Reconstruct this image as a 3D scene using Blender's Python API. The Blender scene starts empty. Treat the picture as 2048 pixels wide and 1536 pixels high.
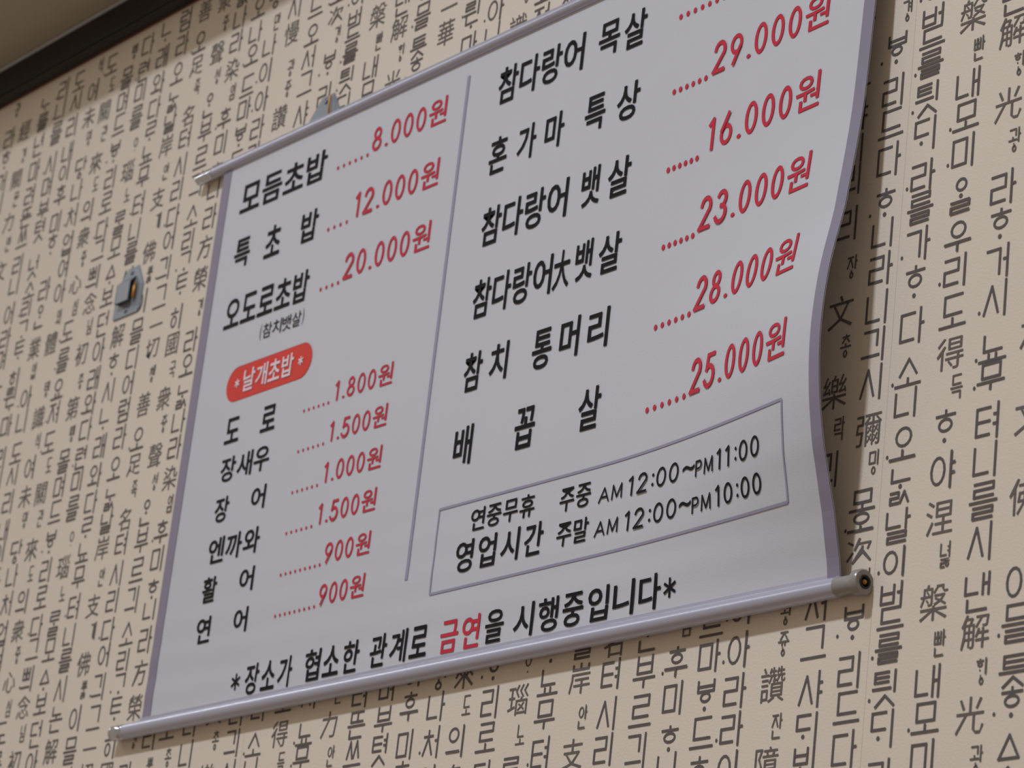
import bpy, bmesh, math, random, unicodedata
from mathutils import Vector, Matrix

# ------------------------------------------------------------------ set-up
sc = bpy.context.scene
COL = sc.collection
# Plan: the papered wall is the plane y = 0 (x to the right, z up); the diner with the
# camera sits at x = 0, 1.6 m in front of it.  U = 1.6 m is the unit the wall was measured in.
U = 1.6
CAM_Z = 1.15

def W(X, Y, o=0.0):
    """wall units (right, up, distance off the wall) -> metres"""
    return Vector((X * U, -o * U, CAM_Z + Y * U))

# camera -------------------------------------------------------------------
cam_d = bpy.data.cameras.new('camera')
cam = bpy.data.objects.new('camera', cam_d)
COL.objects.link(cam)
right = Vector((0.60394899, 0.78946905, 0.10947256))
down = Vector((-0.19108278, 0.27676789, -0.94174673))
fwd = Vector((-0.77377839, 0.54784866, 0.31800763))
back = -fwd.normalized()
right = (right - back * right.dot(back)).normalized()
up = back.cross(right)
cam.matrix_world = Matrix(((right.x, up.x, back.x, 0), (right.y, up.y, back.y, -U),
                           (right.z, up.z, back.z, CAM_Z), (0, 0, 0, 1)))
cam_d.sensor_fit = 'HORIZONTAL'
cam_d.sensor_width = 36.0
cam_d.lens = 6074.16 / 2048 * 36.0
cam_d.clip_start = 0.05
cam_d.dof.use_dof = True
cam_d.dof.focus_distance = 2.62
cam_d.dof.aperture_fstop = 11.5
cam_d.dof.aperture_blades = 6
sc.camera = cam

# world: weak even room light ---------------------------------------------
world = bpy.data.worlds.new('world')
sc.world = world
world.use_nodes = True
world.node_tree.nodes['Background'].inputs[0].default_value = (1.0, 0.82, 0.64, 1)
world.node_tree.nodes['Background'].inputs[1].default_value = 0.32

# lamps of the room ---------------------------------------------------------
def area(name, loc, target, sx, sy, power, color, spread=180):
    l = bpy.data.lights.new(name, 'AREA')
    l.shape = 'RECTANGLE'; l.size = sx; l.size_y = sy
    l.energy = power; l.color = color; l.spread = math.radians(spread)
    o = bpy.data.objects.new(name, l)
    o.location = loc
    d = (Vector(target) - Vector(loc)).normalized()
    o.rotation_euler = d.to_track_quat('-Z', 'Y').to_euler()
    COL.objects.link(o)
    return o
area('ceiling_lamp', (-1.95, -2.45, 4.85), (-1.95, -2.35, 0), 0.24, 0.24, 87.0, (0.87, 0.92, 1.0), 130)
# a fluorescent tube further down the room, parallel to the wall; it draws the long glints on the rods
area('tube_lamp', (-5.3, -1.35, 3.55), (-4.6, -0.9, 1.8), 2.8, 0.10, 13.0, (0.90, 0.94, 1.0))

sc.view_settings.view_transform = 'Standard'
sc.view_settings.look = 'None'
sc.view_settings.gamma = 1.0
sc.view_settings.use_curve_mapping = False
sc.view_settings.exposure = 0.0

# ------------------------------------------------------------------ materials
def srgb(r, g, b):
    f = lambda c: (c / 255 / 12.92) if c / 255 <= 0.04045 else ((c / 255 + 0.055) / 1.055) ** 2.4
    return (f(r), f(g), f(b), 1.0)

def mat(name, col, rough=0.6, metal=0.0, noise=0.0, scale=40.0, bump=0.0, bscale=300.0,
        spec=0.5, col2=None, stretch=None):
    m = bpy.data.materials.new(name)
    m.use_nodes = True
    nt = m.node_tree
    b = nt.nodes['Principled BSDF']
    b.inputs['Base Color'].default_value = col
    b.inputs['Roughness'].default_value = rough
    b.inputs['Metallic'].default_value = metal
    b.inputs['Specular IOR Level'].default_value = spec
    tc = nt.nodes.new('ShaderNodeTexCoord')
    vec = tc.outputs['Object']
    if stretch:
        mp = nt.nodes.new('ShaderNodeMapping')
        mp.inputs['Scale'].default_value = stretch
        nt.links.new(vec, mp.inputs['Vector'])
        vec = mp.outputs['Vector']
    if noise > 0:
        n = nt.nodes.new('ShaderNodeTexNoise')
        n.inputs['Scale'].default_value = scale
        n.inputs['Detail'].default_value = 5
        nt.links.new(vec, n.inputs['Vector'])
        mx = nt.nodes.new('ShaderNodeMix')
        mx.data_type = 'RGBA'
        mx.inputs['A'].default_value = col
        c2 = col2 or tuple(c * (1 - noise) for c in col[:3]) + (1,)
        mx.inputs['B'].default_value = c2
        nt.links.new(n.outputs['Fac'], mx.inputs['Factor'])
        nt.links.new(mx.outputs['Result'], b.inputs['Base Color'])
    if bump > 0:
        n2 = nt.nodes.new('ShaderNodeTexNoise')
        n2.inputs['Scale'].default_value = bscale
        n2.inputs['Detail'].default_value = 4
        nt.links.new(vec, n2.inputs['Vector'])
        bp = nt.nodes.new('ShaderNodeBump')
        bp.inputs['Strength'].default_value = bump
        bp.inputs['Distance'].default_value = 0.001
        nt.links.new(n2.outputs['Fac'], bp.inputs['Height'])
        nt.links.new(bp.outputs['Normal'], b.inputs['Normal'])
    return m

M_PAPER = mat('wallpaper', srgb(220, 210, 197), 0.75, noise=0.06, scale=6, bump=0.25, bscale=500, spec=0.2)
M_INK = mat('hangul_ink', srgb(100, 95, 96), 0.7, noise=0.25, scale=180, spec=0.2)
M_HANJA = mat('hanja_ink', srgb(112, 106, 103), 0.7, noise=0.3, scale=200, spec=0.2)
M_RUBY = mat('small_reading_ink', srgb(108, 103, 100), 0.7, noise=0.3, scale=200, spec=0.2)
M_CEIL = mat('ceiling_paint', srgb(170, 162, 148), 0.9, noise=0.05, scale=8, bump=0.1, spec=0.1)
M_WOOD = mat('dark_wood', srgb(36, 33, 34), 0.5, noise=0.4, scale=12, bump=0.2, bscale=60,
             spec=0.3, stretch=(1, 12, 12))
M_REDWOOD = mat('worn_wood_edge', srgb(112, 66, 50), 0.6, noise=0.3, scale=30, stretch=(1, 8, 8))
M_GREYLINE = mat('grey_highlight', srgb(170, 174, 180), 0.6, noise=0.1)  # pale tone painted for the highlight line along the trim
M_FLOOR = mat('floor_tile', srgb(150, 130, 110), 0.5, noise=0.2, scale=5)
M_CLOTH = mat('banner_cloth', srgb(196, 199, 208), 0.55, noise=0.03, scale=14, bump=0.12, bscale=900, spec=0.35)
M_EDGE = mat('lilac_grey_edge', srgb(136, 130, 150), 0.6, noise=0.06, scale=30)
M_LINE = mat('lilac_line', srgb(150, 146, 172), 0.6, noise=0.05)
M_BLACK = mat('black_print', srgb(15, 15, 20), 0.7, noise=0.05, spec=0.2)
M_RED = mat('red_print', srgb(198, 46, 68), 0.6, noise=0.08, spec=0.2)
M_PILL = mat('vermilion_print', srgb(214, 66, 56), 0.6, noise=0.05, spec=0.2)
M_WHITE = mat('white_print', srgb(228, 216, 226), 0.6, noise=0.03, spec=0.2)
M_ALU = mat('satin_aluminium', srgb(186, 188, 207), 0.30, metal=0.35, noise=0.05, scale=60, stretch=(1, 30, 30))
M_CHROME = mat('chrome', srgb(205, 208, 218), 0.16, metal=1.0, noise=0.03)
M_CLEAR = mat('grey_plastic_cap', srgb(150, 148, 146), 0.25, noise=0.15, scale=120, spec=0.6)
M_HOLE = mat('black_socket', srgb(18, 17, 22), 0.5, noise=0.1)
M_BRASS = mat('brass', srgb(176, 126, 66), 0.42, metal=0.6, noise=0.2, scale=300)
M_PLASTIC = mat('grey_plastic', srgb(126, 135, 144), 0.42, noise=0.06, scale=80, spec=0.5)
M_SCREW = mat('steel_screw', srgb(120, 122, 140), 0.3, metal=0.8, noise=0.1)

# ------------------------------------------------------------------ object helpers
def obj(name, verts, faces, m, parent=None, smooth=False, mats=None, midx=None):
    me = bpy.data.meshes.new(name)
    me.from_pydata([tuple(v) for v in verts], [], faces)
    if mats:
        for q in mats: me.materials.append(q)
        me.polygons.foreach_set('material_index', midx)
    else:
        me.materials.append(m)
    me.update()
    if smooth:
        me.polygons.foreach_set('use_smooth', [True] * len(me.polygons))
    o = bpy.data.objects.new(name, me)
    COL.objects.link(o)
    if parent is not None: o.parent = parent
    return o

def bm_obj(name, bm, m, parent=None, smooth=False):
    bmesh.ops.recalc_face_normals(bm, faces=bm.faces[:])
    me = bpy.data.meshes.new(name)
    bm.to_mesh(me); bm.free()
    me.materials.append(m)
    if smooth:
        me.polygons.foreach_set('use_smooth', [True] * len(me.polygons))
    o = bpy.data.objects.new(name, me)
    COL.objects.link(o)
    if parent is not None: o.parent = parent
    return o

def box_bm(x0, x1, y0, y1, z0, z1, bev=0.0):
    bm = bmesh.new()
    vs = [bm.verts.new((x, y, z)) for x in (x0, x1) for y in (y0, y1) for z in (z0, z1)]
    for f in ((0, 1, 3, 2), (4, 6, 7, 5), (0, 4, 5, 1), (2, 3, 7, 6), (0, 2, 6, 4), (1, 5, 7, 3)):
        bm.faces.new([vs[i] for i in f])
    if bev > 0:
        bmesh.ops.bevel(bm, geom=bm.edges[:], offset=bev, segments=2, affect='EDGES')
    return bm

def lathe_x(profile, cy, cz, seg=28):
    """turn a list of (x, radius) about the horizontal axis y=cy, z=cz"""
    bm = bmesh.new()
    rings = []
    for x, r in profile:
        if r <= 1e-6:
            rings.append([bm.verts.new((x, cy, cz))])
        else:
            rings.append([bm.verts.new((x, cy + r * math.cos(2 * math.pi * i / seg),
                                        cz + r * math.sin(2 * math.pi * i / seg))) for i in range(seg)])
    for a, b in zip(rings, rings[1:]):
        for i in range(seg):
            j = (i + 1) % seg
            if len(a) == 1 and len(b) == 1: continue
            if len(a) == 1: bm.faces.new((a[0], b[i], b[j]))
            elif len(b) == 1: bm.faces.new((a[i], b[0], a[j]))
            else: bm.faces.new((a[i], b[i], b[j], a[j]))
    return bm

def lathe_y(profile, cx, cz, seg=16):
    """turn (distance towards the viewer, radius) about an axis square to the wall"""
    bm = bmesh.new()
    rings = []
    for y, r in profile:
        if r <= 1e-6: rings.append([bm.verts.new((cx, -y, cz))])
        else: rings.append([bm.verts.new((cx + r * math.cos(2 * math.pi * i / seg), -y,
                                          cz + r * math.sin(2 * math.pi * i / seg))) for i in range(seg)])
    for a, b in zip(rings, rings[1:]):
        for i in range(seg):
            j = (i + 1) % seg
            if len(a) == 1: bm.faces.new((a[0], b[i], b[j]))
            elif len(b) == 1: bm.faces.new((a[i], b[0], a[j]))
            else: bm.faces.new((a[i], b[i], b[j], a[j]))
    return bm

def empty(name, loc, label, cat, group=None):
    o = bpy.data.objects.new(name, None)
    o.empty_display_size = 0.05
    COL.objects.link(o)
    o.location = loc
    o['label'] = label; o['category'] = cat
    if group: o['group'] = group
    return o

# ------------------------------------------------------------------ room shell
XL, XRT = -5.2, 2.4
TRIM_Y0, TRIM_Y1, TRIM_D = 0.9875, 1.0150, 0.0125
CEIL_Z = CAM_Z + TRIM_Y1 * U
def structure(o):
    o['kind'] = 'structure'
    return o

wall = structure(bm_obj('wall_back', box_bm(XL, XRT, 0.0, 0.12, 0.0, CEIL_Z), M_PAPER))
# ceiling cut to a narrow strip so the high lamp's light reaches the wall
structure(bm_obj('ceiling', box_bm(XL, XRT, -0.13, 0.12, CEIL_Z, CEIL_Z + 0.05), M_CEIL))
structure(bm_obj('floor', box_bm(XL, XRT, -4.0, 0.12, -0.1, 0.0), M_FLOOR))
trim = structure(bm_obj('trim_1', box_bm(XL, XRT, -TRIM_D * U, 0.0, CAM_Z + TRIM_Y0 * U, CEIL_Z, 0.002), M_WOOD))
bm_obj('trim_lower_edge', box_bm(XL, XRT, -0.0022, 0.0, CAM_Z + TRIM_Y0 * U - 0.0022, CAM_Z + TRIM_Y0 * U), M_REDWOOD, trim)
bm_obj('highlight_bead', lathe_x([(XL, 0), (XL, 0.0026), (XRT, 0.0026), (XRT, 0)], -TRIM_D * U - 0.0012, CEIL_Z - 0.0026, 8), M_GREYLINE, trim)  # added pale bead, draws the highlight line where trim meets ceiling

# ------------------------------------------------------------------ hangul built from strokes
def circ(cx, cy, rx, ry, n=14):
    return ('c', cx, cy, rx, ry, n)
def JAMO(ch):
    L = {
        'ㄱ': [[(0, 1), (1, 1), (1, 0)]], 'ㄴ': [[(0, 1), (0, 0), (1, 0)]],
        'ㄷ': [[(1, 1), (0, 1), (0, 0), (1, 0)]],
        'ㄹ': [[(0, 1), (1, 1), (1, .52), (0, .52), (0, 0), (1, 0)]],
        'ㅁ': [[(0, 0), (0, 1), (1, 1), (1, 0), (0, 0)]],
        'ㅂ': [[(0, 1), (0, 0), (1, 0), (1, 1)], [(0, .55), (1, .55)]],
        'ㅸ': [[(0, 1), (0, .46), (1, .46), (1, 1)], [(0, .72), (1, .72)], circ(.5, .16, .30, .24)],
        'ㅅ': [[(0, 0), (.5, 1), (1, 0)]],
        'ㅇ': [circ(.5, .5, .5, .5)],
        'ㆁ': [circ(.5, .42, .46, .42), [(.5, .84), (.5, 1.08)]],
        'ㆆ': [circ(.5, .38, .42, .38), [(0, .98), (1, .98)]],
        'ㅈ': [[(0, 1), (1, 1)], [(0, 0), (.5, .95), (1, 0)]],
        'ㅊ': [[(.5, 1.0), (.5, .8)], [(.02, .76), (.98, .76)], [(0, 0), (.5, .72), (1, 0)]],
        'ㅋ': [[(0, 1), (1, 1), (1, 0)], [(0, .52), (1, .52)]],
        'ㅌ': [[(1, 1), (0, 1), (0, 0), (1, 0)], [(0, .5), (1, .5)]],
        'ㅍ': [[(0, 1), (1, 1)], [(0, 0), (1, 0)], [(.28, 1), (.28, 0)], [(.72, 1), (.72, 0)]],
        'ㅎ': [[(.5, 1.02), (.5, .86)], [(0, .78), (1, .78)], circ(.5, .31, .36, .31)],
        'ㅿ': [[(0, 0), (.5, 1), (1, 0), (0, 0)]],
    }
    return L[ch]
INI = dict(zip(range(0x1100, 0x1113), ['ㄱ', 'ㄱㄱ', 'ㄴ', 'ㄷ', 'ㄷㄷ', 'ㄹ', 'ㅁ', 'ㅂ', 'ㅂㅂ', 'ㅅ', 'ㅅㅅ', 'ㅇ', 'ㅈ', 'ㅈㅈ', 'ㅊ', 'ㅋ', 'ㅌ', 'ㅍ', 'ㅎ']))
INI[0x1140] = 'ㅿ'; INI[0x112B] = 'ㅸ'
FIN = dict(zip(range(0x11A8, 0x11C3), ['ㄱ', 'ㄱㄱ', 'ㄱㅅ', 'ㄴ', 'ㄴㅈ', 'ㄴㅎ', 'ㄷ', 'ㄹ', 'ㄹㄱ', 'ㄹㅁ', 'ㄹㅂ', 'ㄹㅅ', 'ㄹㅌ', 'ㄹㅍ', 'ㄹㅎ', 'ㅁ', 'ㅂ', 'ㅂㅅ', 'ㅅ', 'ㅅㅅ', 'ㅇ', 'ㅈ', 'ㅊ', 'ㅋ', 'ㅌ', 'ㅍ', 'ㅎ']))
FIN[0x11F0] = 'ㆁ'; FIN[0x11D9] = 'ㄹㆆ'
VOW = dict(zip(range(0x1161, 0x1176), ['ㅏ', 'ㅐ', 'ㅑ', 'ㅒ', 'ㅓ', 'ㅔ', 'ㅕ', 'ㅖ', 'ㅗ', 'ㅘ', 'ㅙ', 'ㅚ', 'ㅛ', 'ㅜ', 'ㅝ', 'ㅞ', 'ㅟ', 'ㅠ', 'ㅡ', 'ㅢ', 'ㅣ']))
VOW[0x119E] = 'ㆍ'; VOW[0x11A1] = 'ㆎ'

def place(strokes, x0, y0, x1, y1):
    out = []
    for s in strokes:
        if isinstance(s, tuple):
            _, cx, cy, rx, ry, n = s
            out.append(('c', x0 + cx * (x1 - x0), y0 + cy * (y1 - y0), rx * (x1 - x0), ry * (y1 - y0), n))
        else:
            out.append([(x0 + a * (x1 - x0), y0 + b * (y1 - y0)) for a, b in s])
    return out
def cluster(js, x0, y0, x1, y1):
    out = []
    n = len(js); gap = 0.10 * (x1 - x0)
    w = ((x1 - x0) - gap * (n - 1)) / n
    for i, j in enumerate(js):
        a = x0 + i * (w + gap)
        if j in 'ㅇㆁ' and n == 1:        # round letters keep off the box edge
            m = max(0, ((x1 - x0) - 1.15 * (y1 - y0)) / 2)
            out += place(JAMO(j), a + m, y0, a + w - m, y1)
        else:
            out += place(JAMO(j), a, y0, a + w, y1)
    return out

def syllable(tok):
    d = unicodedata.normalize('NFD', tok)
    L = V = T = None
    for c in d:
        o = ord(c)
        if o in INI: L = INI[o]
        elif o in VOW: V = VOW[o]
        elif o in FIN: T = FIN[o]
    out = []
    lo = 0.40 if T else 0.0          # foot of the upper part
    H = 1 - lo
    Y = lambda t: lo + t * H
    vert = {'ㅏ': (1, [.55]), 'ㅑ': (1, [.68, .4]), 'ㅓ': (-1, [.55]), 'ㅕ': (-1, [.68, .4]), 'ㅣ': (0, [])}
    if V in vert:
        side, ticks = vert[V]
        xe = .60 if side >= 0 else .56
        out += cluster(L, .06, Y(.12), xe, Y(.90))
        x = .86 if side <= 0 else .84
        out.append([(x, Y(0.0)), (x, Y(1))])
        for t in ticks: out.append([(x, Y(t)), (x + side * .14, Y(t))])
    elif V in ('ㅐ', 'ㅔ', 'ㅒ', 'ㅖ'):
        out += cluster(L, .04, Y(.12), .50, Y(.90))
        xa, xb = .70, .92
        out.append([(xa, Y(.03)), (xa, Y(.97))]); out.append([(xb, Y(0)), (xb, Y(1))])
        if V == 'ㅐ': out.append([(xa, Y(.52)), (xb, Y(.52))])
        else: out.append([(xa - .12, Y(.52)), (xa, Y(.52))])
    elif V in ('ㅗ', 'ㅛ', 'ㅜ', 'ㅠ', 'ㅡ', 'ㆍ'):
        if V == 'ㅡ':
            out += cluster(L, .14, Y(.36), .86, Y(.98)); out.append([(0, Y(.10)), (1, Y(.10))])
        elif V == 'ㆍ':
            out += cluster(L, .14, Y(.38), .86, Y(.98)); out.append(('d', .5, Y(.12), .075))
        elif V in ('ㅗ', 'ㅛ'):
            out += cluster(L, .16, Y(.44), .84, Y(.98)); out.append([(0, Y(.10)), (1, Y(.10))])
            for x in ([.5] if V == 'ㅗ' else [.36, .64]): out.append([(x, Y(.10)), (x, Y(.32))])
        else:
            out += cluster(L, .16, Y(.48), .84, Y(.98)); out.append([(0, Y(.32)), (1, Y(.32))])
            for x in ([.5] if V == 'ㅜ' else [.36, .64]): out.append([(x, Y(.32)), (x, Y(.06))])
    else:                                    # wrapped vowels
        out += cluster(L, .06, Y(.50), .60, Y(.96))
        x = .86
        out.append([(x, Y(0)), (x, Y(1))])
        if V == 'ㆎ': out.append(('d', .34, Y(.26), .07))
        else:
            yb = .18 if V in 'ㅘㅙㅚㅢ' else .34
            out.append([(0, Y(yb)), (.70, Y(yb))])
            if V in 'ㅘㅙㅚ': out.append([(.34, Y(yb)), (.34, Y(yb + .2))])
            if V in 'ㅝㅞㅟ': out.append([(.34, Y(yb)), (.34, Y(yb - .24))])
        if V == 'ㅘ': out.append([(x, Y(.55)), (x + .13, Y(.55))])
        if V == 'ㅝ': out.append([(x - .13, Y(.22)), (x, Y(.22))])
    if T: out += cluster(T, .14, 0.0, .86, .30)
    return out

Z = []          # tiny lift per stroke, so crossing strokes never share a plane
def stroke_mesh(strokes, sx, sy, w):
    """flat polygons (metres) for strokes drawn with a pen of width w in a box sx by sy"""
    V, F = [], []
    h = w / 2
    Z.clear()
    for si, s in enumerate(strokes):
        if isinstance(s, tuple) and s[0] == 'c':
            _, cx, cy, rx, ry, n = s
            b = len(V)
            for i in range(n):
                a = 2 * math.pi * i / n
                for r in (1, -1):
                    Z.append((si + 1) * 1.1e-5)
                    V.append((cx * sx + (max(rx * sx - h * .3, h * 1.3) + r * h) * math.cos(a), cy * sy + (max(ry * sy - h * .3, h * 1.3) + r * h) * math.sin(a)))
            for i in range(n):
                j = (i + 1) % n
                F.append((b + 2 * i, b + 2 * j, b + 2 * j + 1, b + 2 * i + 1))
        elif isinstance(s, tuple):
            _, cx, cy, r = s
            b = len(V)
            for i in range(8):
                a = 2 * math.pi * i / 8
                Z.append(0.0)
                V.append((cx * sx + r * sx * math.cos(a), cy * sy + r * sx * math.sin(a)))
            F.append(tuple(range(b, b + 8)))
        else:
            for (ax, ay), (bx, by) in zip(s, s[1:]):
                p = Vector((ax * sx, ay * sy)); q = Vector((bx * sx, by * sy))
                d = (q - p)
                if d.length < 1e-6: continue
                d.normalize(); nrm = Vector((-d.y, d.x)) * h
                e = d * h * .8
                b = len(V); Z.extend([(len(F) + 1) * 1.6e-5] * 4)
                V += [tuple(p - e + nrm), tuple(p - e - nrm), tuple(q + e - nrm), tuple(q + e + nrm)]
                F.append((b, b + 1, b + 2, b + 3))
    return V, F

# ------------------------------------------------------------------ glyphs of Blender's own font
_cache = {}
def font_glyph(ch, offset=0.0, res=3):
    key = (ch, offset, res)
    if key in _cache: return _cache[key]
    cu = bpy.data.curves.new('glyph', 'FONT')
    cu.body = ch; cu.resolution_u = res; cu.offset = offset; cu.fill_mode = 'FRONT'
    o = bpy.data.objects.new('glyph', cu)
    COL.objects.link(o)
    me = bpy.data.meshes.new_from_object(o.evaluated_get(bpy.context.evaluated_depsgraph_get()))
    V = [(v.co.x, v.co.y) for v in me.vertices]
    F = [tuple(p.vertices) for p in me.polygons]
    bpy.data.objects.remove(o); bpy.data.curves.remove(cu); bpy.data.meshes.remove(me)
    _cache[key] = (V, F)
    return V, F
def is_hangul(c): return 0xAC00 <= ord(c) <= 0xD7A3 or 0x1100 <= ord(c) <= 0x11FF
def is_hanja(c): return 0x4E00 <= ord(c) <= 0x9FFF

# ------------------------------------------------------------------ wallpaper print
# One repeat of the paper: column position -> characters with their height in the repeat
# (1/10000 of a wall unit); a leading s marks the small readings set beside the hanja.
TILE = {
    0.0143: "ᄂᆞᆳ65 오282 니500 소662 다913 ᄒᆞ1153 가1364 를1570 라1747 ᄃᆡ1982 틧2185 를2391 드2540 버2665 이2830 날3018",
    0.0435: "야90 ᄒᆞ316 s득518 得707 도927 리1148 우1336 ᄋᆞᆯ1566 미1806 모2002 내2184 s빤2371 槃2582 s녀ᇙ2816 涅3013",
    0.0731: "니92 텨291 무523 뇨670 시929 거1128 ᄒᆞ1329 라1526 s과ᇰ1771 光1986 sᄒᆡᇰ2193 解2397 낸2592 시2842 를3052",
    0.1000: "文269 s안503 力707 s문898 關1090 s겨ᇰ1287 經1525 ᅀᆞ1776 ᄒᆞ2017 틋2172 믈2405 이2605 佛3030",
    0.1307: "니85 리262 쓰488 뜬673 려866 마1083 년1314 를1521 ᄂᆞ1681 sᄋᆞ1805 華2181 一2367 며2608 라2791 어2998",
    0.1596: "넛168 텻487 부673 며873 시1067 를1342 니1543 리1726 마1997 ᄂᆞ2177 릐2269 히2401 ᄐᆞ2627 ᄀᆞ2800 리2986 소3139",
    0.1858: "ᄒᆞ298 미491 후723 이924 내1097 리1325 시1543 도1720 니1982 아2178 s업2392 業2588 ᄋᆞᆫ2859 라3082",
    0.2131: "여40 업246 처478 나694 다ᇰ886 s밍1130 未1326 여1556 s식1762 識1964 s톙2183 體2572 s와2778 아2997",
    0.2383: "s쥬ᇰ39 衆234 의458 s도665 來864 s관1102 關1309 s도1520 도1710 져1953 요2142 를2383 도2613 s심2803 心3008",
    0.2674: "그52 다231 로447 리657 ᄫᆞ872 드1109 며1313 몰1513 s똉1719 第1933 s총2139 初2372 s념2584 念2780 쁴2995",
    0.2941: "모13 ᄅᆞᆯ218 s노432 瑙644 sᄋᆞ848 를1100 미1313 련1494 다1713 와1912 래2116 아2340 던2556 보2774 ᅀᆞ2952",
    0.3211: "니89 텨303 무525 뇨711 ᄅᆞ901 다1097 와1302 래1528 ᄂᆞ1744 시1963 ᄒᆞ2170 解2401 논2638 시2853 를3071",
    0.3498: "s게78 支273 s안478 岸704 날899 ᄂᆞᆳ1077 오1305 라1546 럼1760 어1962 디2165 믈2378 이2609 s뿌ᇙ2815 佛3007",
    0.3778: "다58 리269 시469 텨693 名874 s죡1093 足1290 오1481 善1747 s쳉1971 切2185 一2361 그2579 긔2807 어3038",
    0.4067: "긔234 르449 부670 ᄋᆞᆫ882 s셔ᇰ1097 聲1303 s쥬ᇰ1530 衆1736 s국1944 國2156 히2357 ᄐᆞ2612 ᄀᆞ2791 리2963 소3151",
    0.4333: "니125 ᄒᆞ271 미494 후691 s염892 染1089 라1313 나1507 ᄂᆞᆳ1704 오1932 라2122 s겨ᇰ2364 榮2596 方2843 라3075",
    0.4598: "드273 ᄫᆞ474 마690 드876 오1127 나1306 오1508 다1723 佛1937 s뿌ᇙ2151 리2366 시2580 니2795 나3009 ᄒᆞ3223",
    0.4829: "라274 라476 아696 이924 나1128 s만1305 총1527 彌1749 s밍1970 s총2192 오2400 다2608 初2816 ᄂᆞ3023 이3231",
    0.5121: "障65 s잔254 讚476 s쥬ᇰ684 s과ᇰ847 慢1141 시1351 도1561 光1771 s과ᇰ1981 니2191 라2399 ᄂᆞ2607 니2815 를3022",
    0.5415: "뵈37 ᄃᆡ213 샤414 그654 서854 오1037 드1265 긔1576 s락1792 樂2003 s총2249 文2450 s자ᇰ2692 리2947",
    0.5696: "다79 드287 리479 ᄫᆞ722 s겨ᇰ935 次1102 오1252 모1365 s밍1561 彌1748 시2000 긔2207 니2411 라2627 니2826 ᄒᆞ2999",
}
RW, RP, SEAM = 0.582, 0.3165, -1.664
random.seed(7)
cols = []
for x0, line in TILE.items():
    items = []
    for t in line.split():
        k = len(t)
        while t[k - 1].isdigit(): k -= 1
        items.append((t[:k], int(t[k:]) / 1e4))
    items.sort(key=lambda a: a[1])
    n = len(items)
    recs = []
    for i, (tok, y) in enumerate(items):
        up_ = (items[(i + 1) % n][1] - y) % RP
        dn = (y - items[i - 1][1]) % RP
        h = min(up_, dn) * .5 + (up_ + dn) * .25
        h = max(0.0105, min(h * .86, 0.0185))
        tone = random.random()
        recs.append((tok, y, h, tone))
    cols.append((x0, recs))
strip_y = {-1: 0.30, 0: 0.1505, 1: 0.0, 2: -0.1337, 3: -0.26}
INK = {0: M_INK, 1: M_HANJA, 2: M_RUBY}
OFFZ = 0.0003
for r in (-1, 0, 1, 2, 3):
    xs = SEAM + (r - 1) * RW
    xe = xs + RW
    # the pasted length of paper itself, butted against its neighbour
    strip = bm_obj('wallpaper_strip', box_bm(xs * U + 0.0002, xe * U - 0.0002, -0.00025, 0.0, 0.02,
                                             CAM_Z + TRIM_Y0 * U - 0.003), M_PAPER, wall)
    V, F, MI = [], [], []
    for x0, recs in cols:
        cx = xs + x0
        if not (-2.33 < cx < -0.80): continue
        for tok, y, h, tone in recs:
            yb = y - strip_y[r]
            yb -= math.floor((yb - 0.20) / RP) * RP
            while yb < 0.99:
                small = tok[0] == 's'
                t = tok[1:] if small else tok
                hh = (min(h, 0.0125) if small else h)
                ww = 0.0078 if small else 0.0182
                ox = 0.006 if small else 0.0
                if yb + hh / 2 < TRIM_Y0 - .002:
                    if is_hanja(t[0]):
                        gv, gf = font_glyph(t[0], 0.0, 1)
                        mi = 1; ww = 0.0185; hh = min(h * 1.02, .0185)
                        zz = [0.0] * len(gv)
                        vv = [((a - .5) / .92 * ww, (b - .38) / .92 * hh) for a, b in gv]
                    else:
                        mi = 2 if small else 0
                        gv, gf = stroke_mesh(syllable(t), ww * .97, hh, 0.00100 if small else 0.00150)
                        vv = [(a - ww / 2, b - hh / 2) for a, b in gv]
                        zz = list(Z)
                        if not small and tone < .22:
                            q = [(-ww * .62 + .0009 * math.cos(k * math.pi / 4), -hh * .28 + .0011 * math.sin(k * math.pi / 4)) for k in range(8)]
                            gf = list(gf) + [tuple(range(len(vv), len(vv) + 8))]
                            vv = vv + q
                            zz = zz + [0.0] * 8
                    b0 = len(V)
                    lift = OFFZ + 0.00025 / U
                    V += [W(cx + ox + a, yb + b, lift + z_) for (a, b), z_ in zip(vv, zz)]
                    F += [tuple(b0 + i for i in f) for f in gf]
                    MI += [mi] * len(gf)
                yb += RP
    if F:
        lo = obj('lettering', V, F, None, strip, mats=[M_INK, M_HANJA, M_RUBY], midx=MI)

# ------------------------------------------------------------------ the menu banner
BXL, BXR = -1.7910, -1.1000
BYT, BYB = 0.8195, 0.4090
BASE = 0.0055
PROF = [(.405, .0055), (.44, .013), (.487, .027), (.53, .033), (.57, .031), (.61, .023),
        (.668, .016), (.74, .013), (.79, .010), (.83, .0055)]
def prof(Y):
    if Y <= PROF[0][0]: return PROF[0][1]
    if Y >= PROF[-1][0]: return PROF[-1][1]
    for i in range(len(PROF) - 1):
        a, b = PROF[i], PROF[i + 1]
        if a[0] <= Y <= b[0]:
            t = (Y - a[0]) / (b[0] - a[0])
            p0 = PROF[max(i - 1, 0)][1]; p3 = PROF[min(i + 2, len(PROF) - 1)][1]
            return .5 * ((2 * a[1]) + (-p0 + b[1]) * t + (2 * p0 - 5 * a[1] + 4 * b[1] - p3) * t * t + (-p0 + 3 * a[1] - 3 * b[1] + p3) * t ** 3)
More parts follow.
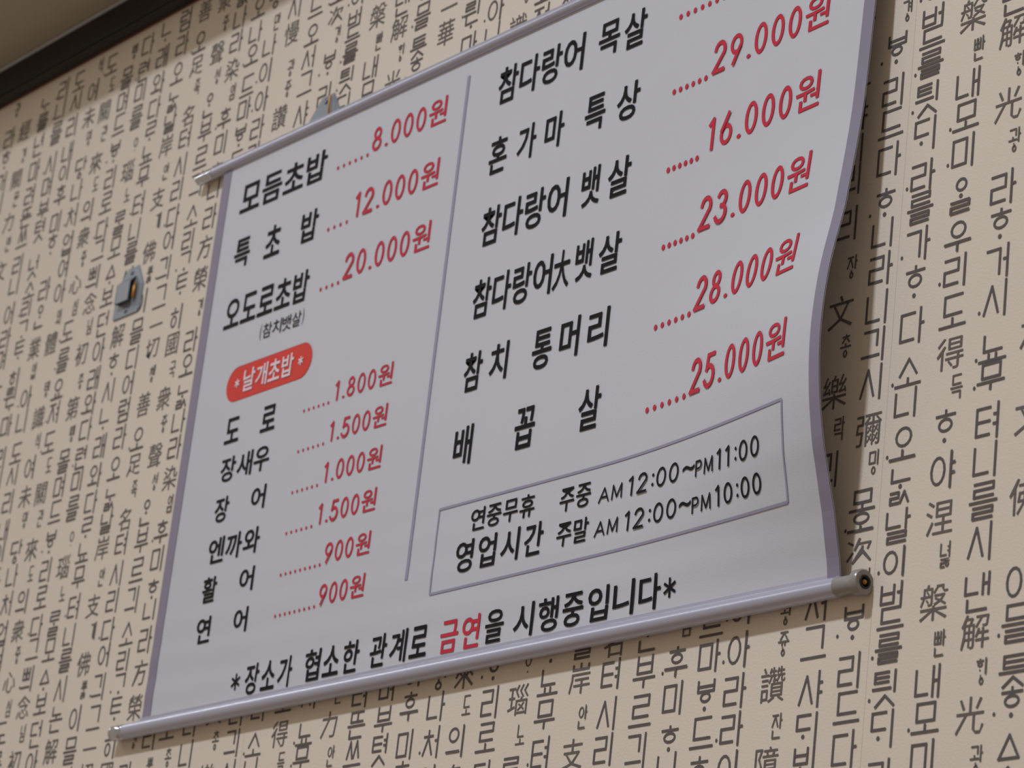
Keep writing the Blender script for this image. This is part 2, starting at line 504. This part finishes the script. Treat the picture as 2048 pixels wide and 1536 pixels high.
def surf(X, Y):
    """how far the slack cloth stands off the wall (its free right edge bellies out)"""
    w = max(0, 1 - (BXR - X) / .22)
    w = w * w * (3 - 2 * w) * .35 + .65 * w ** 2.2
    o = BASE + (prof(Y) - BASE) * w
    low = max(0, 1 - (Y - BYB) / .12) * min(1, (Y - BYB) / .02 if Y > BYB else 0)
    o += .00022 * low * math.sin(Y * 260 + X * 9)
    return o
def S(X, Y, lift=0.0):
    return W(X, Y, surf(X, Y) + lift / U)

banner = empty('menu_banner', W((BXL + BXR) / 2, BYB - .006, 0.0),
               'white vinyl sushi price banner with black and red Korean print, hung between two silver rods', 'banner')
inv = Matrix.Translation(-banner.location)
def loc(o):
    o.data.transform(inv)
    return o

# cloth
NX, NY = 150, 90
V = []; F = []
for j in range(NY + 1):
    for i in range(NX + 1):
        V.append(S(BXL + (BXR - BXL) * i / NX, BYB + (BYT - BYB) * j / NY))
nf = len(V)
V += [v + Vector((0, 0.0006, 0)) for v in V]
for j in range(NY):
    for i in range(NX):
        a = j * (NX + 1) + i
        F.append((a, a + 1, a + NX + 2, a + NX + 1))
        F.append((nf + a, nf + a + NX + 1, nf + a + NX + 2, nf + a + 1))
for i in range(NX):
    for a in (i, NY * (NX + 1) + i): F.append((a, nf + a, nf + a + 1, a + 1))
for j in range(NY):
    for a in (j * (NX + 1), j * (NX + 1) + NX): F.append((a, a + NX + 1, nf + a + NX + 1, nf + a))
loc(obj('cloth', V, F, M_CLOTH, banner, smooth=True))

def ribbon(name, xa, ya, xb, yb, w, m, lift=0.0006, n=60, nw=1):
    V, F = [], []
    horiz = abs(xb - xa) > abs(yb - ya)
    for i in range(n + 1):
        t = i / n
        x, y = xa + (xb - xa) * t, ya + (yb - ya) * t
        for k in range(nw + 1):
            d = -w / 2 + w * k / nw
            V.append(S(x, y + d, lift) if horiz else S(x + d, y, lift))
    for i in range(n):
        for k in range(nw):
            a = i * (nw + 1) + k
            F.append((a, a + 1, a + nw + 2, a + nw + 1))
    return loc(obj(name, V, F, m, banner))
e = ribbon('edge_strip', BXL + .0053, BYB, BXL + .0053, BYT, .0106, M_EDGE, n=90, nw=2)
e['label'] = 'lilac grey printed border down the left edge'
e = ribbon('edge_strip', BXR - .0047, BYB, BXR - .0047, BYT, .0094, M_EDGE, n=90, nw=3)
e['label'] = 'lilac grey printed border down the curling right edge'
ribbon('divider_line', -1.4912, 0.8055, -1.4912, 0.4680, .0030, M_LINE)
fx0, fx1, fy0, fy1 = -1.4643, -1.1350, 0.4552, 0.5085
for a in ((fx0, fy0, fx1, fy0), (fx0, fy1, fx1, fy1), (fx0, fy0, fx0, fy1), (fx1, fy0, fx1, fy1)):
    ribbon('hours_frame_line', *a, .0014 if a[0] == a[2] else .0016, M_LINE)

def cells(text):
    out = []; x = 0
    for c in text:
        if c == ' ': w = .5
        elif is_hangul(c) or is_hanja(c): w = 1.0
        elif c in '.:': w = .31
        elif c == '1': w = .50
        elif c in '()': w = .34
        elif c in 'AM': w = .80
        else: w = .65
        out.append((c, x, w)); x += w
    return out, x

def arc(cx, cy, rx, ry, a0, a1, n=12):
    return [(cx + rx * math.cos(math.radians(a0 + (a1 - a0) * i / n)), cy + ry * math.sin(math.radians(a0 + (a1 - a0) * i / n))) for i in range(n + 1)]
LATIN = {
    '0': [('c', .5, .5, .5, .5, 24)], '1': [[(.05, .84), (.62, 1.0), (.62, 0)]],
    '2': [arc(.5, .72, .46, .28, 170, -25) + [(0.0, 0.0), (1.0, 0.0)]],
    '3': [arc(.48, .76, .42, .24, 150, -90) , arc(.48, .27, .5, .27, 90, -160)],
    '5': [[(.92, 1), (.22, 1), (.12, .54)] + arc(.46, .32, .52, .32, 120, -155)],
    '6': [('c', .5, .31, .5, .31, 22), [(.68, 1.0), (.10, .46)]],
    '8': [('c', .5, .76, .40, .24, 20), ('c', .5, .27, .5, .27, 20)],
    '9': [('c', .5, .69, .5, .31, 22), [(.90, .54), (.34, 0.0)]],
    'A': [[(0, 0), (.5, 1), (1, 0)], [(.2, .34), (.8, .34)]],
    'M': [[(0, 0), (.06, 1), (.5, .12), (.94, 1), (1, 0)]],
    'P': [[(.08, 0), (.08, 1), (.6, 1)] + arc(.62, .74, .34, .26, 90, -90, 8) + [(.08, .48)]],
}
def print_text(name, text, x0, y0, x1, y1, m, bold=.012, lift=.0008, fine=False, pen=.118, gaps=.10):
    """flat print: fill the box x0..x1, y0..y1 of the banner with the text"""
    cl, tot = cells(text)
    sx = (x1 - x0) / (tot - gaps)
    bm = bmesh.new()
    for c, cx, w in cl:
        if c == ' ': continue
        if c in LATIN:
            gx0 = x0 + (cx + (.02 if c == '1' else 0)) * sx; gw = (w - (.14 if c != '1' else .16)) * sx; gh = (y1 - y0) * .95
            p_ = pen * (y1 - y0)
            gv, gf = stroke_mesh(LATIN[c], gw - p_, gh - p_, p_)
            vs = [bm.verts.new((gx0 + p_ / 2 + a_, z_, y0 + p_ / 2 + (y1 - y0) * .02 + b_)) for (a_, b_), z_ in zip(gv, list(Z))]
            for f in gf: bm.faces.new([vs[i] for i in f])
            continue
        gv, gf = font_glyph(c, bold, 3)
        ax, bx = min(v[0] for v in gv), max(v[0] for v in gv)
        ay, by = min(v[1] for v in gv), max(v[1] for v in gv)
        if is_hangul(c) or is_hanja(c):
            fxs, fxe = 0.0, w - gaps
            ty0, ty1 = (ay + .085) / .93, (by + .085) / .93
            ty0, ty1 = (0, 1) if len(text) == 1 or is_hanja(c) else (ty0 * .3, 1 - (1 - ty1) * .3)
        elif c == '.':
            fxs, fxe, ty0, ty1 = .05, w - .10, .05, .17
        elif c == ':':
            fxs, fxe, ty0, ty1 = .08, w - .12, .18, .78
        elif c == '~':
            fxs, fxe, ty0, ty1 = 0, w - .1, .0, 1
        elif c == '1':
            fxs, fxe, ty0, ty1 = .06, w - .18, .03, .97
        elif c in '()':
            fxs, fxe, ty0, ty1 = .04, w - .16, -.05, 1.05
        else:
            fxs, fxe, ty0, ty1 = 0.0, w - .09, .03, .97
        kx = (fxe - fxs) / max(bx - ax, 1e-4); ky = (ty1 - ty0) / max(by - ay, 1e-4)
        vs = [bm.verts.new((x0 + (cx + fxs + (a - ax) * kx) * sx, 0, y0 + (ty0 + (b - ay) * ky) * (y1 - y0))) for a, b in gv]
        for f in gf:
            try: bm.faces.new([vs[i] for i in f])
            except ValueError: pass
    if fine:
        for _ in range(4):
            es = [e_ for e_ in bm.edges if e_.calc_length() > .0045]
            if not es: break
            bmesh.ops.subdivide_edges(bm, edges=es, cuts=1)
            bmesh.ops.triangulate(bm, faces=[f for f in bm.faces if len(f.verts) > 4])
    for v in bm.verts:
        v.co = S(v.co.x, v.co.z, lift + v.co.y * U)
    me = bpy.data.meshes.new(name)
    bm.to_mesh(me); bm.free()
    me.materials.append(m)
    o = bpy.data.objects.new(name, me)
    COL.objects.link(o); o.parent = banner
    return loc(o)

K, R = 'dish_name', 'price'
MENU = [
    # left column: sushi sets
    (K, '모듬초밥', -1.7608, .7764, -1.6516, .7990), (R, '8.000원', -1.5969, .7795, -1.5119, .7985),
    (K, '특', -1.7588, .7340, -1.7385, .7562), (K, '초', -1.7184, .7325, -1.6985, .7562), (K, '밥', -1.6734, .7325, -1.6523, .7555),
    (R, '12.000원', -1.6087, .7350, -1.5120, .7545), (R, '20.000원', -1.6109, .6915, -1.5127, .7110),
    (K, '오도로초밥', -1.7593, .6880, -1.6531, .7110),
    # single pieces
    (K, '도', -1.7350, .5998, -1.7170, .6182), (K, '로', -1.6895, .5998, -1.6716, .6182), (R, '1.800원', -1.6020, .6045, -1.5355, .6195),
    (K, '장새우', -1.7338, .5718, -1.6725, .5895), (R, '1.500원', -1.6018, .5765, -1.5358, .5915),
    (K, '장', -1.7338, .5430, -1.7160, .5610), (K, '어', -1.6880, .5445, -1.6705, .5612), (R, '1.000원', -1.6020, .5485, -1.5360, .5637),
    (K, '엔까와', -1.7340, .5140, -1.6700, .5322), (R, '1.500원', -1.6022, .5205, -1.5360, .5357),
    (K, '활', -1.7345, .4868, -1.7165, .5048), (K, '어', -1.6880, .4880, -1.6705, .5047), (R, '900원', -1.5875, .4923, -1.5362, .5073),
    (K, '연', -1.7346, .4586, -1.7168, .4768), (K, '어', -1.6881, .4600, -1.6712, .4770), (R, '900원', -1.5875, .4646, -1.5365, .4798),
    # right column: tuna cuts
    (K, '참다랑어', -1.4561, .7738, -1.3689, .7992), (K, '목', -1.3547, .7755, -1.3345, .7985), (K, '살', -1.3300, .7732, -1.3091, .7975),
    (K, '혼', -1.4569, .7258, -1.4385, .7508), (K, '가', -1.4278, .7270, -1.4090, .7508), (K, '마', -1.3998, .7270, -1.3810, .7508),
    (K, '특', -1.3605, .7275, -1.3410, .7515), (K, '상', -1.3298, .7258, -1.3085, .7500), (R, '29.000원', -1.2412, .7305, -1.1390, .7520),
    (K, '참다랑어', -1.4560, .6771, -1.3692, .7028), (K, '뱃', -1.3560, .6777, -1.3380, .7030), (K, '살', -1.3308, .6771, -1.3096, .7018),
    (R, '16.000원', -1.2395, .6815, -1.1400, .7035),
    (K, '참다랑어', -1.4558, .6290, -1.3765, .6548), (K, '大', -1.3750, .6292, -1.3590, .6545), (K, '뱃', -1.3540, .6300, -1.3370, .6555), (K, '살', -1.3318, .6293, -1.3110, .6538),
    (R, '23.000원', -1.2388, .6325, -1.1390, .6545),
    (K, '참', -1.4560, .5812, -1.4375, .6066), (K, '치', -1.4297, .5825, -1.4115, .6070), (K, '통', -1.3872, .5812, -1.3685, .6067), (K, '머', -1.3608, .5825, -1.3425, .6080), (K, '리', -1.3342, .5825, -1.3150, .6074),
    (R, '28.000원', -1.2330, .5826, -1.1375, .6045),
    (K, '배', -1.4571, .5335, -1.4385, .5591), (K, '꼽', -1.3960, .5332, -1.3765, .5590), (K, '살', -1.3352, .5332, -1.3150, .5592),
    (R, '25.000원', -1.2278, .5322, -1.1340, .5540),
]
for nm, t, a, b, c, d in MENU:
    print_text(nm, t, a, b, c, d, M_BLACK if nm == K else M_RED, .015 if nm == K else .008, fine=a > -1.33)
HOURS = [
    ('연중무휴', -1.4300, .4888, -1.3675, .5030, .012), ('영업시간', -1.4413, .4642, -1.3561, .4843, .014),
    ('주중', -1.3435, .4862, -1.3150, .5008, .010), ('주말', -1.3430, .4652, -1.3140, .4798, .010),
    ('AM', -1.3072, .4853, -1.2850, .4950, .004), ('12:00', -1.2805, .4845, -1.2318, .4970, .004), ('~', -1.2285, .4886, -1.2175, .4920, .004),
    ('PM', -1.2166, .4835, -1.1992, .4932, .004), ('11:00', -1.1968, .4830, -1.1560, .4955, .004),
    ('AM', -1.3080, .4655, -1.2862, .4752, .004), ('12:00', -1.2812, .4643, -1.2325, .4768, .004), ('~', -1.2305, .4690, -1.2200, .4724, .004),
    ('PM', -1.2190, .4635, -1.2010, .4732, .004), ('10:00', -1.1978, .4632, -1.1556, .4757, .004),
]
for t, a, b, c, d, bo in HOURS:
    print_text('opening_hours', t, a, b, c, d, M_BLACK, bo, fine=a > -1.33, gaps=.22 if t == '영업시간' else .12)
print_text('note', '(참치뱃살)', -1.7084, .6706, -1.6527, .6815, M_BLACK, .0)
NOTICE = [('장소가', -1.6629, .4155, -1.6075, .4362, M_BLACK), ('협소한', -1.5935, .4160, -1.5325, .4368, M_BLACK),
          ('관계로', -1.5205, .4161, -1.4605, .4370, M_BLACK), ('금연', -1.4473, .4158, -1.4080, .4362, M_RED),
          ('을', -1.4028, .4162, -1.3850, .4362, M_BLACK), ('시행중입니다', -1.3751, .4160, -1.2431, .4362, M_BLACK)]
for t, a, b, c, d, m in NOTICE:
    print_text('no_smoking_notice', t, a, b, c, d, m, .014, gaps=.18)

def star(name, x, y, r, m, lift=.0008, w=.0011):
    V, F = [], []
    for k in range(3):
        a = math.pi / 6 + k * math.pi / 3 + math.pi / 3
        dx, dy = math.cos(a), math.sin(a)
        b = len(V)
        for s, q in ((-1, -1), (-1, 1), (1, 1), (1, -1)):
            V.append(S(x + s * dx * r - q * dy * w * .5, y + s * dy * r + q * dx * w * .5, lift + k * .00003))
        F.append((b, b + 1, b + 2, b + 3))
    return loc(obj(name, V, F, m, banner))
star('asterisk', -1.6744, .4262, .0056, M_BLACK, w=.0016)
star('asterisk', -1.2353, .4262, .0056, M_BLACK, w=.0016)

def dots(x0, y0, x1, n, r=.00125):
    V, F = [], []
    for i in range(n):
        x = x0 + (x1 - x0) * i / (n - 1)
        b = len(V)
        V += [S(x + r * math.cos(k * math.pi / 4), y0 + r * 1.15 * math.sin(k * math.pi / 4), .0008) for k in range(8)]
        F.append(tuple(range(b, b + 8)))
    o = loc(obj('leader_dots', V, F, M_RED, banner))
for a in ((-1.6361, .7797, -1.6010, 6), (-1.6378, .7350, -1.6157, 4), (-1.6369, .6915, -1.6161, 4),
          (-1.6365, .6055, -1.6078, 6, .0010), (-1.6367, .5772, -1.6074, 6, .0010), (-1.6370, .5490, -1.6079, 6, .0010),
          (-1.6374, .5212, -1.6079, 6, .0010), (-1.6371, .4930, -1.5916, 9, .0010), (-1.6371, .4654, -1.5917, 9, .0010),
          (-1.2765, .7797, -1.2371, 7, .0016), (-1.2755, .7310, -1.2465, 6, .0016), (-1.2735, .6810, -1.2471, 6, .0016),
          (-1.2703, .6322, -1.2430, 6, .0016), (-1.2691, .5830, -1.2370, 6, .0016), (-1.2688, .5335, -1.2328, 6, .0016)):
    dots(*a)

# rounded red heading
px0, px1, py0, py1 = -1.7425, -1.6360, .6305, .6560
V, F = [], []
r_ = (py1 - py0) / 2; cyy = (py0 + py1) / 2
for k in range(41):
    a = math.pi / 2 - 2 * math.pi * k / 40
    pass
ring = [(px1 - r_ + r_ * math.cos(math.pi / 2 - math.pi * k / 16), cyy + r_ * math.sin(math.pi / 2 - math.pi * k / 16)) for k in range(17)]
ring += [(px0 + r_ - r_ * math.sin(math.pi * k / 16), cyy - r_ * math.cos(math.pi * k / 16)) for k in range(17)]
V = [S(x, y, .0006) for x, y in ring]
badge = loc(obj('heading_badge', V, [tuple(range(len(V)))], M_PILL, banner))
print_text('badge_heading', '날개초밥', -1.7205, .6352, -1.6580, .6515, M_WHITE, .016, lift=.0012)
star('asterisk', -1.7282, .6432, .0032, M_WHITE, .0012)
star('asterisk', -1.6490, .6432, .0032, M_WHITE, .0012)

# rods with their end caps
def rod(name, x0, x1, Y, r, o, m, label):
    c = W(0, Y, o)
    b = loc(bm_obj(name, lathe_x([(x0 * U, 0), (x0 * U, r * U * .9), (x0 * U + .0006, r * U), (x1 * U - .0006, r * U), (x1 * U, r * U * .9), (x1 * U, 0)], c.y, c.z, 40), m, banner, smooth=True))
    md = b.modifiers.new('edge', 'EDGE_SPLIT'); md.split_angle = math.radians(40)
    b['label'] = label
    return b
TOPY, TOPR, BOTY, BOTR = .8212, .0042, .4074, .0053
top = rod('top_rod', -1.8057, -1.0900, TOPY, TOPR, BASE, M_ALU, 'satin silver rod along the top of the banner')
bot = rod('bottom_rod', -1.8100, -1.1017, BOTY, BOTR, BASE, M_ALU, 'thicker satin silver rod along the foot of the banner')

lip = loc(bm_obj('clamp_lip', box_bm(-1.7920 * U, -1.1040 * U, -(BASE + .0012) * U, -(BASE - .0012) * U, CAM_Z + .4116 * U, CAM_Z + .4146 * U, .0004), M_ALU, bot))
def cap(parent, x0, x1, Y, r, m, grooves=True):
    """chromed tube plug; x0 = inner end, x1 = outer end"""
    c = W(0, Y, BASE)
    s = 1 if x1 > x0 else -1
    L = abs(x1 - x0) * U; a = x0 * U; R_ = r * U
    pr = [(a, 0), (a, R_ * .98), (a + s * .001, R_), (a + s * L * .12, R_), (a + s * L * .16, R_ * .90), (a + s * L * .22, R_ * .98),
          (a + s * L * .82, R_ * .98), (a + s * L * .88, R_ * .88), (a + s * L * .93, R_), (a + s * L, R_ * .92), (a + s * L, 0)]
    o = loc(bm_obj('end_cap', lathe_x(pr, c.y, c.z, 28), m, parent, smooth=True))
    md = o.modifiers.new('edge', 'EDGE_SPLIT'); md.split_angle = math.radians(50)
    return o
cap(top, -1.8057, -1.8270, TOPY, .0044, M_CHROME)
cap(top, -1.0900, -1.0690, TOPY, .0044, M_CHROME)
cap(bot, -1.8100, -1.8272, BOTY, .0054, M_CHROME)
# clearer view of the near lower cap: plastic sleeve, flange and a socket with a brass pin
c = W(0, BOTY, BASE)
a = -1.1017 * U; R_ = .0056 * U
pr = [(a, 0), (a, R_), (a + .0015, R_), (a + .004, R_ * .88), (a + .021, R_ * .88), (a + .0225, R_ * 1.22), (a + .0285, R_ * 1.22),
      (a + .030, R_ * 1.10), (a + .030, R_ * .48), (a + .024, R_ * .46), (a + .024, 0)]
ec = loc(bm_obj('end_cap', lathe_x(pr, c.y, c.z, 32), M_CLEAR, bot, smooth=True))
md = ec.modifiers.new('edge', 'EDGE_SPLIT'); md.split_angle = math.radians(40)
ec['label'] = 'smoky grey plastic end cap with a dark socket'
so = loc(bm_obj('socket_ring', lathe_x([(a + .0245, R_ * .45), (a + .0306, R_ * .47), (a + .0310, R_ * .62), (a + .0302, R_ * .66)], c.y, c.z, 28), M_HOLE, bot, smooth=True))
pin = loc(bm_obj('brass_pin', lathe_x([(a + .022, 0), (a + .022, R_ * .26), (a + .0300, R_ * .26), (a + .0315, R_ * .12), (a + .0315, 0)], c.y, c.z, 10), M_BRASS, bot))

# ------------------------------------------------------------------ wall brackets
def bracket(X, Y, label, hood=True):
    """grey plastic hanging bracket; X, Y = middle of its plate on the wall"""
    g = 'grey plastic hanging brackets on the papered wall'
    root = empty('wall_bracket', W(X, Y, 0), label, 'bracket', g)
    T = Matrix.Translation(-root.location)
    def fin(o):
        o.data.transform(T); return o
    P = lambda x, y, o: W(X + x, Y + y, o)
    # plate: flat foot, chamfered shoulders
    out = [(-.0185, -.0195), (.0165, -.0195), (.0195, -.0165), (.0198, .0030), (.0085, .0200), (-.0055, .0200), (-.0195, .0060), (-.0195, -.0185)]
    bm = bmesh.new()
    th = .0014
    lo = [bm.verts.new(P(x, y, 0.0004)) for x, y in out]
    hi = [bm.verts.new(P(x * .975, y * .975, th)) for x, y in out]
    bm.faces.new(hi); bm.faces.new(lo[::-1])
    for i in range(len(out)):
        j = (i + 1) % len(out)
        bm.faces.new((lo[i], lo[j], hi[j], hi[i]))
    fin(bm_obj('plate', bm, M_PLASTIC, root))
    for sx, sy in ((.0005, .0155), (-.0005, -.0148)):
        q = P(sx, sy, 0)
        t = th * U
        s = fin(bm_obj('screw', lathe_y([(t, 0), (t, .0036), (t + .0008, .0034), (t + .0015, .0016), (t + .0011, .0010), (t + .0011, 0)], q.x, q.z, 14), M_SCREW, root, smooth=True))
    # brass roller standing in the mouth
    q0 = P(.0112, -.0075, .0032); 
    bm = bmesh.new()
    seg = 12
    r0 = .0023
    zs = [(0, 0), (0, .7), (.0008, 1), (.0150, 1), (.0160, .55), (.0200, .5), (.0206, 0)]
    rings = []
    for z, k in zs:
        if k == 0: rings.append([bm.verts.new((q0.x, q0.y, q0.z + z))])
        else: rings.append([bm.verts.new((q0.x + r0 * k * math.cos(2 * math.pi * i / seg), q0.y + r0 * k * math.sin(2 * math.pi * i / seg), q0.z + z)) for i in range(seg)])
    for A, B in zip(rings, rings[1:]):
        for i in range(seg):
            j = (i + 1) % seg
            if len(A) == 1: bm.faces.new((A[0], B[i], B[j]))
            elif len(B) == 1: bm.faces.new((A[i], B[0], A[j]))
            else: bm.faces.new((A[i], B[i], B[j], A[j]))
    if hood:
        fin(bm_obj('brass_roller', bm, M_BRASS, root, smooth=True))
    else:
        bm.free()
        # the loop of brass wire that carries the rod
        pts = [P(.0075 + .0016 * math.sin(t_ * 2.2), .0175 - .0165 * t_, .0030 + .0012 * math.sin(t_ * 3.1)) for t_ in [i / 10 for i in range(11)]]
        bm = bmesh.new(); rr = .0013; prev = None
        for p in pts:
            ring = [bm.verts.new(p + Vector((rr * math.cos(a_), rr * math.sin(a_), 0))) for a_ in [k * math.pi / 4 for k in range(8)]]
            if prev:
                for i in range(8): bm.faces.new((prev[i], prev[(i + 1) % 8], ring[(i + 1) % 8], ring[i]))
            prev = ring
        fin(bm_obj('brass_wire', bm, M_BRASS, root, smooth=True))
    if hood:
        # raised hood, open to the right and underneath
        ax, bx, y0, y1, d = -.0112, .0078, -.0092, .0060, .0060
        t = .0007
        bm = bmesh.new()
        def slab(pts):
            n_ = len(pts)
            A = [bm.verts.new(p) for p in pts[0]]
            B = [bm.verts.new(p) for p in pts[1]]
            bm.faces.new(A); bm.faces.new(B[::-1])
            for i in range(len(A)):
                j = (i + 1) % len(A)
                bm.faces.new((A[i], A[j], B[j], B[i]))
        # front
        slab([[P(ax, y0, d), P(bx, y0, d), P(bx, y1, d), P(ax, y1, d)], [P(ax, y0, d - t), P(bx, y0, d - t), P(bx, y1, d - t), P(ax, y1, d - t)]])
        # sloping top
        slab([[P(ax, y1, d), P(bx, y1, d), P(bx, y1 + .0055, th), P(ax, y1 + .0055, th)], [P(ax, y1, d - t), P(bx, y1, d - t), P(bx, y1 + .0047, th), P(ax, y1 + .0047, th)]])
        # closed left cheek
        slab([[P(ax, y0, th), P(ax, y0, d), P(ax, y1, d), P(ax, y1 + .0055, th)], [P(ax + t, y0, th), P(ax + t, y0, d), P(ax + t, y1, d), P(ax + t, y1 + .0055, th)]])
        fin(bm_obj('hood', bm, M_PLASTIC, root))
    return root
bracket(-1.9165, .7555, 'whole grey plastic bracket left of the banner, its brass roller showing in the open side')
bracket(-1.6712, .8253, 'grey bracket half hidden behind the top silver rod, with a brass wire', hood=False)
